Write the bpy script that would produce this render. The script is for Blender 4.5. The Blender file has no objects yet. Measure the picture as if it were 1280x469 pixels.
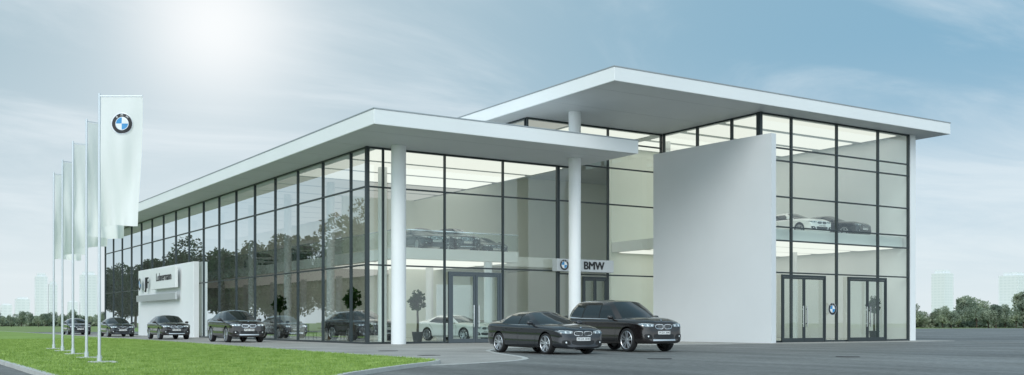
import bpy, bmesh, math, random
import numpy as np
from mathutils import Vector, Matrix
from mathutils.bvhtree import BVHTree
random.seed(7)
S = bpy.context.scene
COL = S.collection
WO = {}

# ------------------------------------------------------------------ materials
def newmat(name):
    m = bpy.data.materials.new(name); m.use_nodes = True
    nt = m.node_tree
    for n in list(nt.nodes): nt.nodes.remove(n)
    out = nt.nodes.new('ShaderNodeOutputMaterial')
    return m, nt, out

def pbr(name, col, rough=.5, metal=0.0, coat=0.0, nscale=None, namt=.15, bscale=None, bstr=.1, spec=.5, detail=6):
    m, nt, out = newmat(name)
    b = nt.nodes.new('ShaderNodeBsdfPrincipled')
    b.inputs['Base Color'].default_value = (*col, 1)
    b.inputs['Roughness'].default_value = rough
    b.inputs['Metallic'].default_value = metal
    b.inputs['Coat Weight'].default_value = coat
    b.inputs['Coat Roughness'].default_value = .04
    b.inputs['Specular IOR Level'].default_value = spec
    nt.links.new(b.outputs[0], out.inputs[0])
    tc = None
    if nscale or bscale:
        tc = nt.nodes.new('ShaderNodeNewGeometry')
    if nscale:
        n = nt.nodes.new('ShaderNodeTexNoise'); n.inputs['Scale'].default_value = nscale
        n.inputs['Detail'].default_value = detail; n.inputs['Roughness'].default_value = .6
        nt.links.new(tc.outputs['Position'], n.inputs['Vector'])
        r = nt.nodes.new('ShaderNodeMapRange')
        r.inputs[1].default_value = .25; r.inputs[2].default_value = .75
        r.inputs[3].default_value = 1 - namt; r.inputs[4].default_value = 1 + namt
        nt.links.new(n.outputs[0], r.inputs[0])
        mx = nt.nodes.new('ShaderNodeVectorMath'); mx.operation = 'SCALE'
        mx.inputs[0].default_value = col
        nt.links.new(r.outputs[0], mx.inputs['Scale'])
        nt.links.new(mx.outputs[0], b.inputs['Base Color'])
    if bscale:
        n2 = nt.nodes.new('ShaderNodeTexNoise'); n2.inputs['Scale'].default_value = bscale
        n2.inputs['Detail'].default_value = 4
        nt.links.new(tc.outputs['Position'], n2.inputs['Vector'])
        bp = nt.nodes.new('ShaderNodeBump'); bp.inputs['Strength'].default_value = bstr
        bp.inputs['Distance'].default_value = .02
        nt.links.new(n2.outputs[0], bp.inputs['Height'])
        nt.links.new(bp.outputs[0], b.inputs['Normal'])
    return m

def glassmat(name, tint, base=.06, gain=1.0, rough=0.0, pw_=4.2):
    m, nt, out = newmat(name)
    geo = nt.nodes.new('ShaderNodeNewGeometry')
    d = nt.nodes.new('ShaderNodeVectorMath'); d.operation = 'DOT_PRODUCT'
    nt.links.new(geo.outputs['Incoming'], d.inputs[0]); nt.links.new(geo.outputs['Normal'], d.inputs[1])
    ab = nt.nodes.new('ShaderNodeMath'); ab.operation = 'ABSOLUTE'; nt.links.new(d.outputs['Value'], ab.inputs[0])
    om = nt.nodes.new('ShaderNodeMath'); om.operation = 'SUBTRACT'; om.inputs[0].default_value = 1; nt.links.new(ab.outputs[0], om.inputs[1])
    pw = nt.nodes.new('ShaderNodeMath'); pw.operation = 'POWER'; pw.inputs[1].default_value = pw_; nt.links.new(om.outputs[0], pw.inputs[0])
    ma = nt.nodes.new('ShaderNodeMath'); ma.operation = 'MULTIPLY_ADD'
    ma.inputs[1].default_value = gain; ma.inputs[2].default_value = base
    nt.links.new(pw.outputs[0], ma.inputs[0])
    mi = nt.nodes.new('ShaderNodeMath'); mi.operation = 'MINIMUM'; mi.inputs[1].default_value = .85
    nt.links.new(ma.outputs[0], mi.inputs[0])
    tr = nt.nodes.new('ShaderNodeBsdfTransparent'); tr.inputs[0].default_value = (*tint, 1)
    gl = nt.nodes.new('ShaderNodeBsdfGlossy'); gl.inputs['Roughness'].default_value = rough
    gl.inputs['Color'].default_value = (.90, .96, .98, 1)
    mx = nt.nodes.new('ShaderNodeMixShader')
    nt.links.new(mi.outputs[0], mx.inputs[0]); nt.links.new(tr.outputs[0], mx.inputs[1]); nt.links.new(gl.outputs[0], mx.inputs[2])
    nt.links.new(mx.outputs[0], out.inputs[0])
    return m

def leafmat(name, dark, light, scale, tl=.3):
    m, nt, out = newmat(name)
    geo = nt.nodes.new('ShaderNodeNewGeometry')
    n = nt.nodes.new('ShaderNodeTexNoise'); n.inputs['Scale'].default_value = scale; n.inputs['Detail'].default_value = 5
    nt.links.new(geo.outputs['Position'], n.inputs['Vector'])
    r = nt.nodes.new('ShaderNodeValToRGB')
    r.color_ramp.elements[0].position = .35; r.color_ramp.elements[0].color = (*dark, 1)
    r.color_ramp.elements[1].position = .68; r.color_ramp.elements[1].color = (*light, 1)
    nt.links.new(n.outputs[0], r.inputs[0])
    d = nt.nodes.new('ShaderNodeBsdfDiffuse'); t = nt.nodes.new('ShaderNodeBsdfTranslucent')
    nt.links.new(r.outputs[0], d.inputs[0]); nt.links.new(r.outputs[0], t.inputs[0])
    mx = nt.nodes.new('ShaderNodeMixShader'); mx.inputs[0].default_value = tl
    nt.links.new(d.outputs[0], mx.inputs[1]); nt.links.new(t.outputs[0], mx.inputs[2])
    nt.links.new(mx.outputs[0], out.inputs[0])
    return m

M = {}
M['white'] = pbr('white_panel', (.83, .845, .85), .45, nscale=.35, namt=.03)
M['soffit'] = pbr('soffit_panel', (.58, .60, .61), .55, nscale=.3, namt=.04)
M['wall'] = pbr('white_render', (.69, .71, .725), .75, nscale=.25, namt=.035, bscale=40, bstr=.15)
M['column'] = pbr('column_white', (.83, .845, .85), .5, nscale=.6, namt=.03)
M['frame'] = pbr('frame_graphite', (.045, .057, .062), .35, metal=.3)
M['doorframe'] = pbr('door_frame_grey', (.10, .12, .135), .35, metal=.4)
M['flash'] = pbr('roof_flashing', (.38, .41, .43), .4, metal=.4)
M['glass'] = glassmat('facade_glass', (.85, .905, .875), .085, 3.3)
M['railglass'] = glassmat('railing_glass', (.90, .94, .93), .03, .5)
M['cream'] = pbr('interior_wall', (.84, .86, .785), .8, nscale=.2, namt=.05)
M['floor'] = pbr('interior_tiles', (.52, .53, .50), .2, nscale=.4, namt=.08)
M['slab'] = pbr('interior_slab', (.84, .85, .82), .7)
M['dark'] = pbr('dark_trim', (.02, .022, .025), .45)
M['black'] = pbr('black_plastic', (.008, .008, .009), .4)
M['chrome'] = pbr('chrome', (.75, .77, .80), .12, metal=1)
M['silver'] = pbr('silver_alloy', (.60, .62, .65), .28, metal=.9)
M['rubber'] = pbr('tyre_rubber', (.018, .018, .019), .75)
M['carglass'] = pbr('car_glass', (.010, .014, .016), .03, coat=.4, spec=.55)
M['paintdark'] = pbr('paint_graphite', (.020, .022, .028), .18, metal=.5, coat=1)
M['paintbrown'] = pbr('paint_dark_brown', (.028, .023, .023), .18, metal=.5, coat=1)
M['paintwhite'] = pbr('paint_white', (.86, .87, .87), .3, coat=1)
M['lamp'] = pbr('headlamp_glass', (.80, .84, .86), .15, metal=.2, coat=1)
M['lampdark'] = pbr('headlamp_housing', (.28, .31, .33), .12, metal=.7, coat=1)
M['redlamp'] = pbr('tail_lamp', (.25, .01, .01), .15, coat=1)
M['plate'] = pbr('plate_white', (.8, .8, .8), .4)
M['ink'] = pbr('black_lettering', (.015, .015, .018), .5)
M['signwhite'] = pbr('sign_white', (.82, .83, .83), .4)
M['signgrey'] = pbr('sign_silver', (.55, .57, .58), .35, metal=.3)
M['blue'] = pbr('emblem_blue', (.03, .27, .58), .35)
M['kerb'] = pbr('kerb_concrete', (.50, .50, .48), .8, nscale=3, namt=.15)
M['concrete'] = pbr('concrete', (.5, .5, .48), .8, nscale=4, namt=.12)
M['pole'] = pbr('pole_aluminium', (.66, .69, .72), .3, metal=.6)
M['bark'] = pbr('bark', (.07, .055, .04), .9, nscale=4, namt=.3)
M['leaf'] = leafmat('leaves', (.012, .027, .013), (.052, .088, .035), .5)
M['leafhaze'] = leafmat('leaves_haze_tint', (.20, .25, .20), (.52, .56, .42), .3, .5)  # distance haze painted into the leaf colours, lifted against self-shadowing
M['plantleaf'] = leafmat('leaves_indoor', (.015, .04, .012), (.06, .12, .03), 6)
M['pot'] = pbr('plant_pot', (.06, .06, .065), .4)
M['wood'] = pbr('desk_wood', (.22, .15, .09), .4, nscale=3, namt=.2)
M['leather'] = pbr('seat_leather', (.05, .045, .045), .5)
M['steel'] = pbr('manhole_iron', (.07, .07, .07), .6, metal=.5)

def lampmat(name, st, col=(1, .995, .92)):
    m, nt, out = newmat(name)
    e = nt.nodes.new('ShaderNodeEmission'); e.inputs[0].default_value = (*col, 1); e.inputs[1].default_value = st
    nt.links.new(e.outputs[0], out.inputs[0]); return m
M['ceil'] = lampmat('luminous_ceiling_panel', 1.08)
M['ceilsoft'] = lampmat('luminous_ceiling_panel_dimmed', .5)

def flagmat():
    m, nt, out = newmat('flag_cloth')
    d = nt.nodes.new('ShaderNodeBsdfDiffuse'); d.inputs[0].default_value = (.95, .945, .93, 1)
    t = nt.nodes.new('ShaderNodeBsdfTranslucent'); t.inputs[0].default_value = (.95, .945, .93, 1)
    mx = nt.nodes.new('ShaderNodeMixShader'); mx.inputs[0].default_value = .25
    nt.links.new(d.outputs[0], mx.inputs[1]); nt.links.new(t.outputs[0], mx.inputs[2]); nt.links.new(mx.outputs[0], out.inputs[0])
    return m
M['flag'] = flagmat()

def asphalt():
    m, nt, out = newmat('asphalt')
    b = nt.nodes.new('ShaderNodeBsdfPrincipled'); b.inputs['Roughness'].default_value = .62
    geo = nt.nodes.new('ShaderNodeNewGeometry')
    def noise(sc, det=5, vec=None):
        n = nt.nodes.new('ShaderNodeTexNoise'); n.inputs['Scale'].default_value = sc; n.inputs['Detail'].default_value = det
        nt.links.new(vec or geo.outputs['Position'], n.inputs['Vector']); return n.outputs[0]
    mp = nt.nodes.new('ShaderNodeMapping'); mp.inputs['Scale'].default_value = (1, .12, 1); mp.inputs['Rotation'].default_value = (0, 0, .5)
    nt.links.new(geo.outputs['Position'], mp.inputs[0])
    def rng(x, a, b_, lo, hi):
        r = nt.nodes.new('ShaderNodeMapRange'); r.inputs[1].default_value = a; r.inputs[2].default_value = b_
        r.inputs[3].default_value = lo; r.inputs[4].default_value = hi; nt.links.new(x, r.inputs[0]); return r.outputs[0]
    def mul(a, b_):
        k = nt.nodes.new('ShaderNodeMath'); k.operation = 'MULTIPLY'; nt.links.new(a, k.inputs[0]); nt.links.new(b_, k.inputs[1]); return k.outputs[0]
    f = mul(rng(noise(.09), .3, .7, .75, 1.25), rng(noise(55, 3), .3, .7, .62, 1.4))
    f = mul(f, rng(noise(.8, 6, mp.outputs[0]), .35, .7, .76, 1.25))
    f = mul(f, rng(noise(6, 4), .3, .7, .7, 1.3))
    v = nt.nodes.new('ShaderNodeVectorMath'); v.operation = 'SCALE'; v.inputs[0].default_value = (.165, .165, .160)
    nt.links.new(f, v.inputs['Scale']); nt.links.new(v.outputs[0], b.inputs['Base Color'])
    rr = rng(noise(.3), .3, .7, .5, .75); nt.links.new(rr, b.inputs['Roughness'])
    bp = nt.nodes.new('ShaderNodeBump'); bp.inputs['Strength'].default_value = .5; bp.inputs['Distance'].default_value = .01
    nt.links.new(noise(70, 3), bp.inputs['Height']); nt.links.new(bp.outputs[0], b.inputs['Normal'])
    nt.links.new(b.outputs[0], out.inputs[0]); return m
M['asphalt'] = asphalt()

def paving():
    m, nt, out = newmat('paving_stones')
    b = nt.nodes.new('ShaderNodeBsdfPrincipled'); b.inputs['Roughness'].default_value = .7
    geo = nt.nodes.new('ShaderNodeNewGeometry')
    br = nt.nodes.new('ShaderNodeTexBrick'); br.inputs['Scale'].default_value = 1.0
    br.inputs['Brick Width'].default_value = .6; br.inputs['Row Height'].default_value = .3; br.inputs['Mortar Size'].default_value = .012
    br.inputs['Color1'].default_value = (.41, .39, .365, 1); br.inputs['Color2'].default_value = (.35, .33, .31, 1)
    br.inputs['Mortar'].default_value = (.19, .18, .17, 1)
    nt.links.new(geo.outputs['Position'], br.inputs['Vector'])
    n = nt.nodes.new('ShaderNodeTexNoise'); n.inputs['Scale'].default_value = .35; n.inputs['Detail'].default_value = 7
    nt.links.new(geo.outputs['Position'], n.inputs['Vector'])
    r = nt.nodes.new('ShaderNodeMapRange'); r.inputs[1].default_value = .3; r.inputs[2].default_value = .7; r.inputs[3].default_value = .75; r.inputs[4].default_value = 1.2
    nt.links.new(n.outputs[0], r.inputs[0])
    v = nt.nodes.new('ShaderNodeVectorMath'); v.operation = 'SCALE'
    nt.links.new(br.outputs[0], v.inputs[0]); nt.links.new(r.outputs[0], v.inputs['Scale'])
    nt.links.new(v.outputs[0], b.inputs['Base Color']); nt.links.new(b.outputs[0], out.inputs[0]); return m
M['paving'] = paving()

def grassmat(name, c1, c2, c3):
    m, nt, out = newmat(name)
    b = nt.nodes.new('ShaderNodeBsdfPrincipled'); b.inputs['Roughness'].default_value = .9; b.inputs['Specular IOR Level'].default_value = .1
    geo = nt.nodes.new('ShaderNodeNewGeometry')
    def noise(sc, det):
        n = nt.nodes.new('ShaderNodeTexNoise'); n.inputs['Scale'].default_value = sc; n.inputs['Detail'].default_value = det
        nt.links.new(geo.outputs['Position'], n.inputs['Vector']); return n.outputs[0]
    r = nt.nodes.new('ShaderNodeValToRGB'); e = r.color_ramp.elements
    e[0].position = .3; e[0].color = (*c1, 1); e[1].position = .7; e[1].color = (*c3, 1)
    k = e.new(.5); k.color = (*c2, 1)
    mixn = nt.nodes.new('ShaderNodeMath'); mixn.operation = 'MULTIPLY_ADD'; mixn.inputs[1].default_value = .45
    nt.links.new(noise(.25, 4), mixn.inputs[0])
    h = nt.nodes.new('ShaderNodeMath'); h.operation = 'MULTIPLY'; h.inputs[1].default_value = .55
    nt.links.new(noise(9, 6), h.inputs[0]); nt.links.new(h.outputs[0], mixn.inputs[2])
    nt.links.new(mixn.outputs[0], r.inputs[0]); nt.links.new(r.outputs[0], b.inputs['Base Color'])
    nt.links.new(b.outputs[0], out.inputs[0]); return m
M['lawn'] = grassmat('lawn_grass', (.17, .26, .06), (.25, .36, .10), (.33, .45, .15))
M['field'] = grassmat('field_grass', (.17, .23, .09), (.23, .29, .12), (.27, .33, .15))
M['blade'] = leafmat('grass_blades', (.22, .33, .07), (.45, .57, .19), 2.2)

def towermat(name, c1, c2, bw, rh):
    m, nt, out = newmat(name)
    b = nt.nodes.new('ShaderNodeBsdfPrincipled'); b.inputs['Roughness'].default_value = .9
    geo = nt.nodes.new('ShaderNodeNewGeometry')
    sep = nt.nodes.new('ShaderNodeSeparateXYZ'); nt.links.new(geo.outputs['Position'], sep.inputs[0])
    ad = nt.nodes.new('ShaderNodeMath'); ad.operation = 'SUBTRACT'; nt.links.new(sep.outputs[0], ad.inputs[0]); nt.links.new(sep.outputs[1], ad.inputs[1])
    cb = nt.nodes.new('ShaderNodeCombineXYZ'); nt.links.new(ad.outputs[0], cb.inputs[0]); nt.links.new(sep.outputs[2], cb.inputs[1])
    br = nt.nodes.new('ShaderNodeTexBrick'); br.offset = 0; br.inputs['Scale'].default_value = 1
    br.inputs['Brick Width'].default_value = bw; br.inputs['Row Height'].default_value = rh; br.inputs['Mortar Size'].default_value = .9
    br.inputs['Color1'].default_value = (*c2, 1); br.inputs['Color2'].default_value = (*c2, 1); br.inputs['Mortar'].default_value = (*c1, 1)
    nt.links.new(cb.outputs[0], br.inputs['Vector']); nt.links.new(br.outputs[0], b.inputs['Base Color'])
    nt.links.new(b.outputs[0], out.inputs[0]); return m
M['tower'] = towermat('tower_haze_tint', (.80, .81, .82), (.74, .76, .77), 6, 4)  # air haze painted in as pale, low-contrast wall and window colours

# ------------------------------------------------------------------ mesh helpers
def add(name, verts, faces, mats, parent=None, smooth=False, fmat=None, recenter=True, sharp=None):
    vs = [Vector(v) for v in verts]
    if recenter and vs:
        xs = [v.x for v in vs]; ys = [v.y for v in vs]; zs = [v.z for v in vs]
        c = Vector(((min(xs)+max(xs))/2, (min(ys)+max(ys))/2, min(zs)))
    else: c = Vector((0, 0, 0))
    me = bpy.data.meshes.new(name)
    me.from_pydata([v-c for v in vs], [], faces)
    if not isinstance(mats, (list, tuple)): mats = [mats]
    for m in mats: me.materials.append(m)
    if fmat is not None: me.polygons.foreach_set('material_index', fmat)
    if smooth:
        me.polygons.foreach_set('use_smooth', [True]*len(me.polygons))
        me.set_sharp_from_angle(angle=math.radians(sharp or 40))
    me.update()
    o = bpy.data.objects.new(name, me); COL.objects.link(o)
    WO[o] = c
    if parent is not None:
        o.parent = parent; o.location = c - WO[parent]
    else: o.location = c
    return o

def empty(name, loc=(0, 0, 0), parent=None):
    o = bpy.data.objects.new(name, None); COL.objects.link(o); o.empty_display_size = .3
    WO[o] = Vector(loc)
    if parent is not None: o.parent = parent; o.location = Vector(loc)-WO[parent]
    else: o.location = loc
    return o

def tag(o, label, cat, group=None, kind=None):
    if label: o['label'] = label
    if cat: o['category'] = cat
    if group: o['group'] = group
    if kind: o['kind'] = kind
    return o

BF = [(0, 3, 2, 1), (4, 5, 6, 7), (0, 1, 5, 4), (1, 2, 6, 5), (2, 3, 7, 6), (3, 0, 4, 7)]
def boxv(x0, x1, y0, y1, z0, z1):
    return [(x0, y0, z0), (x1, y0, z0), (x1, y1, z0), (x0, y1, z0), (x0, y0, z1), (x1, y0, z1), (x1, y1, z1), (x0, y1, z1)]
def boxes(name, lst, mats, parent=None, fm=None, bevel=0):
    V = []; F = []; fmm = []
    for i, b in enumerate(lst):
        n = len(V); V += boxv(*b); F += [tuple(n+k for k in f) for f in BF]
        fmm += [fm[i] if fm else 0]*6
    o = add(name, V, F, mats, parent, fmat=fmm)
    if bevel:
        md = o.modifiers.new('b', 'BEVEL'); md.width = bevel; md.segments = 2
    return o
def cyl(name, x, y, z0, z1, r, mat, parent=None, n=40, r2=None, cap=True):
    V = []; F = []
    r2 = r if r2 is None else r2
    for i in range(n):
        a = 2*math.pi*i/n
        V.append((x+r*math.cos(a), y+r*math.sin(a), z0)); V.append((x+r2*math.cos(a), y+r2*math.sin(a), z1))
    for i in range(n):
        j = (i+1) % n; F.append((2*i, 2*j, 2*j+1, 2*i+1))
    if cap: F.append([2*i for i in range(n)][::-1]); F.append([2*i+1 for i in range(n)])
    return add(name, V, F, mat, parent, smooth=True)

def eval_mesh(o):
    dg = bpy.context.evaluated_depsgraph_get(); dg.update()
    return bpy.data.meshes.new_from_object(o.evaluated_get(dg))

def text_geo(s, size=1.0, ext=.0):
    cu = bpy.data.curves.new('t', 'FONT'); cu.body = s; cu.size = size; cu.align_x = 'CENTER'; cu.align_y = 'CENTER'; cu.extrude = ext; cu.resolution_u = 3
    o = bpy.data.objects.new('t', cu); COL.objects.link(o)
    me = eval_mesh(o)
    V = [v.co.copy() for v in me.vertices]; F = [tuple(p.vertices) for p in me.polygons]
    bpy.data.objects.remove(o); bpy.data.curves.remove(cu); bpy.data.meshes.remove(me)
    return V, F

def text_obj(name, s, size, mtx, mat, parent, ext=.01, bold=0):
    V, F = text_geo(s, size, ext)
    VV = list(V); FF = list(F)
    if bold:
        for i, dx in enumerate((-bold, bold, -bold/2, bold/2)):
            n = len(VV); VV += [v+Vector((dx, (0, 0, bold/2, -bold/2)[i], .002*(i+1))) for v in V]; FF += [tuple(n+k for k in f) for f in F]
    return add(name, [mtx @ v for v in VV], FF, mat, parent)

def frame_mtx(kind, p):
    if kind == 'front': cols = ((1, 0, 0), (0, 0, 1), (0, -1, 0))
    elif kind == 'side': cols = ((0, -1, 0), (0, 0, 1), (-1, 0, 0))
    elif kind == 'carfront': cols = ((0, 1, 0), (0, 0, 1), (1, 0, 0))
    m = Matrix(cols).transposed().to_4x4(); m.translation = Vector(p); return m

LET = {c: text_geo(c, 1.0) for c in 'BMW'}
def emblem(name, R, fn, parent):
    V = []; F = []; FM = []
    def P(x, y, h=0): V.append(fn(x, y, h)); return len(V)-1
    N = 32
    def ann(r0, r1, mi, h=0.0):
        a = [P(r0*math.cos(2*math.pi*i/N), r0*math.sin(2*math.pi*i/N), h) for i in range(N)]
        b = [P(r1*math.cos(2*math.pi*i/N), r1*math.sin(2*math.pi*i/N), h) for i in range(N)]
        for i in range(N):
            j = (i+1) % N; F.append((a[i], b[i], b[j], a[j])); FM.append(mi)
    ann(.94*R, R, 0); ann(.62*R, .94*R, 1); ann(.57*R, .62*R, 0)
    c = P(0, 0)
    ring = [P(.57*R*math.cos(2*math.pi*i/N), .57*R*math.sin(2*math.pi*i/N)) for i in range(N)]
    for i in range(N):
        F.append((c, ring[i], ring[(i+1) % N])); q = i//(N//4); FM.append(2 if q in (0, 2) else 3)
    for ch, ang in (('B', 38), ('M', 0), ('W', -38)):
        lv, lf = LET[ch]; s = .30*R; a = math.radians(ang); n = len(V)
        for v in lv:
            x = v.x*s; y = v.y*s+.78*R
            V.append(fn(x*math.cos(a)-y*math.sin(a), x*math.sin(a)+y*math.cos(a), .006))
        F.extend(tuple(n+k for k in f) for f in lf); FM.extend([2]*len(lf))
    return add(name, V, F, [M['silver'], M['ink'], M['signwhite'], M['blue']], parent, fmat=FM)
def emblem_flat(name, R, kind, p, parent):
    mt = frame_mtx(kind, p)
    return emblem(name, R, lambda x, y, h: mt @ Vector((x, y, h)), parent)

# ------------------------------------------------------------------ camera
cam = bpy.data.cameras.new('camera'); co = bpy.data.objects.new('camera', cam); COL.objects.link(co)
co.location = (0, 0, 1.0); co.rotation_euler = (math.radians(90), 0, math.radians(-32.8))
cam.sensor_width = 36; cam.lens = 36.65; cam.shift_y = .1324; cam.clip_end = 12000; cam.clip_start = .1
S.camera = co
def at(px, dist):
    a = (px-640)/1303
    return dist*(.8406*a+.5417), dist*(.8406-.5417*a)

# ------------------------------------------------------------------ ground
def sheet(name, pts, z, mat, label=None):
    o = add(name, [(x, y, z) for x, y in pts], [tuple(range(len(pts)))], mat)
    o['kind'] = 'structure'; return o
def smooth_path(p, it=2, closed=True):
    for _ in range(it):
        q = []
        n = len(p)
        for i in range(n if closed else n-1):
            a = p[i]; b = p[(i+1) % n]
            q.append((a[0]*.75+b[0]*.25, a[1]*.75+b[1]*.25)); q.append((a[0]*.25+b[0]*.75, a[1]*.25+b[1]*.75))
        p = q
    return p
sheet('ground', [(-5000, -5000), (7000, -5000), (7000, 7000), (-5000, 7000)], -.02, M['field'])
sheet('road', [(-90, -80), (260, -80), (260, 112), (120, 125), (16.5, 125), (-90, 125)], 0.0, M['asphalt'])
edge = smooth_path([(10.6, 21.6), (12.6, 21.9), (15.6, 23.4), (17.0, 25.8), (18.1, 29), (20.0, 33.0), (24, 36.2), (32, 37.0), (38, 35.6)], 2, False)
pav = edge + [(39.5, 34.8), (51.5, 35.0), (53, 36), (53, 45.0), (16, 112), (14, 112), (13, 60), (12.2, 36), (11.6, 25)]
sheet('pavement', pav, .006, M['paving'])
def ribbon(name, path, w, z0, z1, mat, closed=False, kind='structure'):
    V = []; F = []; n = len(path)
    for i, p in enumerate(path):
        a = Vector(path[i-1] if (i > 0 or closed) else path[i]); b = Vector(path[(i+1) % n] if (i < n-1 or closed) else path[i])
        d = (b-a).normalized(); nn = Vector((-d.y, d.x))*w/2
        p = Vector(p)
        V += [(p.x-nn.x, p.y-nn.y, z0), (p.x-nn.x, p.y-nn.y, z1), (p.x+nn.x, p.y+nn.y, z1), (p.x+nn.x, p.y+nn.y, z0)]
    for i in range(n if closed else n-1):
        j = (i+1) % n
        for k in range(3): F.append((4*i+k, 4*j+k, 4*j+k+1, 4*i+k+1))
    o = add(name, V, F, mat); o['kind'] = kind; return o
ribbon('kerb', edge, .16, 0, .014, M['kerb'])
lawn = smooth_path([(3.2, 9), (6.6, 16.4), (10.0, 20.2), (12.6, 22.6), (12.9, 24.4), (12.9, 28), (13.2, 36), (13.9, 50), (14.6, 75), (15.2, 100), (16, 150), (16, 200), (-5, 200), (2.2, 90), (3.3, 45), (3.4, 30), (3.1, 18)], 2)
sheet('lawn', lawn, .07, M['lawn'])
ribbon('kerb', lawn, .13, 0, .085, M['kerb'], closed=True)
def inpoly(x, y, poly):
    ins = np.zeros(len(x), bool); n = len(poly)
    for i in range(n):
        x1, y1 = poly[i]; x2, y2 = poly[(i+1) % n]
        c = ((y1 > y) != (y2 > y)) & (x < (x2-x1)*(y-y1)/((y2-y1) if y2 != y1 else 1e-9)+x1)
        ins ^= c
    return ins
rng = np.random.default_rng(3)
N = 170000
gy = 14+(rng.random(N)**1.6)*52; gx = 2+rng.random(N)*13
k = inpoly(gx, gy, lawn); gx = gx[k]; gy = gy[k]; N = len(gx)
ang = rng.random(N)*6.283; h = .02+.035*rng.random(N); w = .006+.006*rng.random(N)+gy*.0001
lx = rng.normal(0, .025, N); ly = rng.normal(0, .025, N)
V = np.zeros((N, 3, 3))
V[:, 0] = np.stack([gx-np.cos(ang)*w, gy-np.sin(ang)*w, np.full(N, .068)], 1)
V[:, 1] = np.stack([gx+np.cos(ang)*w, gy+np.sin(ang)*w, np.full(N, .068)], 1)
V[:, 2] = np.stack([gx+lx, gy+ly, .07+h], 1)
def npmesh(name, V, k, mat, parent=None):
    n = len(V)
    me = bpy.data.meshes.new(name)
    me.vertices.add(n*k); me.vertices.foreach_set('co', V.reshape(-1).astype(np.float32))
    me.loops.add(n*k); me.loops.foreach_set('vertex_index', np.arange(n*k, dtype=np.int32))
    me.polygons.add(n); me.polygons.foreach_set('loop_start', np.arange(0, n*k, k, dtype=np.int32))
    me.polygons.foreach_set('loop_total', np.full(n, k, dtype=np.int32))
    me.materials.append(mat); me.update(calc_edges=True); me.validate()
    return me
gm = npmesh('grass', V, 3, M['blade']); go = bpy.data.objects.new('grass', gm); COL.objects.link(go)
tag(go, 'short mown green grass of the lawn beside the flagpoles', 'grass', kind='stuff')

for (mx, my, r) in ((16.4, 33.6, .36), (19.2, 22.2, .34), (25, 20.5, .34)):
    o = cyl('manhole_cover', mx, my, .0, .016, r, [M['steel']])
    tag(o, 'round cast iron manhole cover set in the forecourt', 'manhole cover')
for (x, y) in ((15.2, 28.3),):
    o = boxes('drain_grate', [(x-.3, x+.3, y-.2, y-.17, 0, .018), (x-.3, x+.3, y+.17, y+.2, 0, .018)]+[(x-.3+i*.1, x-.26+i*.1, y-.169, y+.169, .0, .017) for i in range(6)], M['steel'])
    tag(o, 'small iron drain grate in the paved forecourt', 'drain')

# ------------------------------------------------------------------ building
B = empty('car_showroom', (36, 55, 0))
tag(B, 'long glazed car showroom with white flat overhanging roofs', 'building')
Z1, T1 = 9.35, 9.99
Z2, T2 = 11.70, 12.32
UL, VF = 20.93, 45.1
UR, VR = 39.2, 37.6
UE = 51.0

def roof(name, x0, x1, y0, y1, z0, z1):
    o = boxes(name, [(x0, x1, y0, y1, z0+.004, z1)], M['white'], B, bevel=.02)
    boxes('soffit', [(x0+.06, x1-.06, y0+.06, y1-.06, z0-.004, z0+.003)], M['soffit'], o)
    fl = .05
    boxes('roof_flashing', [(x0-.02, x1+.02, y0-.02, y0+.2, z1+.001, z1+fl), (x0-.02, x0+.2, y0+.201, y1+.02, z1+.001, z1+fl), (x1-.2, x1+.02, y0+.201, y1+.02, z1+.001, z1+fl)], M['flash'], o)
    js = []
    y = y0+1.6
    while y < y1: js.append((x0+.08, x1-.08, y, y+.012, z0-.008, z0-.005)); y += 3.5
    boxes('soffit_joint', js, M['flash'], o)
    return o
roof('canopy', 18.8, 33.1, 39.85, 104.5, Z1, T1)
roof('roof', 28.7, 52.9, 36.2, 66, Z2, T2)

def window(axis, c, a0, a1, z0, z1, trans, last=False, mw=.04, depth=.07):
    V = []; F = []
    zs = [z0]+list(trans)+[z1]
    for i in range(len(zs)-1):
        j = [random.uniform(-.004, .004) for _ in range(4)]
        n = len(V)
        q = [(a0, zs[i]), (a1, zs[i]), (a1, zs[i+1]), (a0, zs[i+1])]
        t = random.uniform(-.003, .003)
        for kk, (a, z) in enumerate(q):
            d = c+j[kk]*.6+t
            V.append((a, d, z) if axis == 'x' else (d, a, z))
        F.append((n, n+1, n+2, n+3))
    o = add('window', V, F, M['glass'], B)
    bx = []
    def bb(a, b_, za, zb, d0, d1):
        bx.append((a, b_, c+d0, c+d1, za, zb) if axis == 'x' else (c+d0, c+d1, a, b_, za, zb))
    bb(a0-mw, a0+mw, z0, z1, -depth, depth)
    if last: bb(a1-mw, a1+mw, z0, z1, -depth, depth)
    e = a1-mw
    for z in trans: bb(a0+mw+.001, e-.001, z-.035, z+.035, -depth+.01, depth-.01)
    bb(a0+mw+.001, e-.001, z0, z0+.10, -depth+.01, depth-.01)
    bb(a0+mw+.001, e-.001, z1-.08, z1, -depth+.01, depth-.01)
    boxes('frame', bx, M['frame'], o)
    return o

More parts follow.
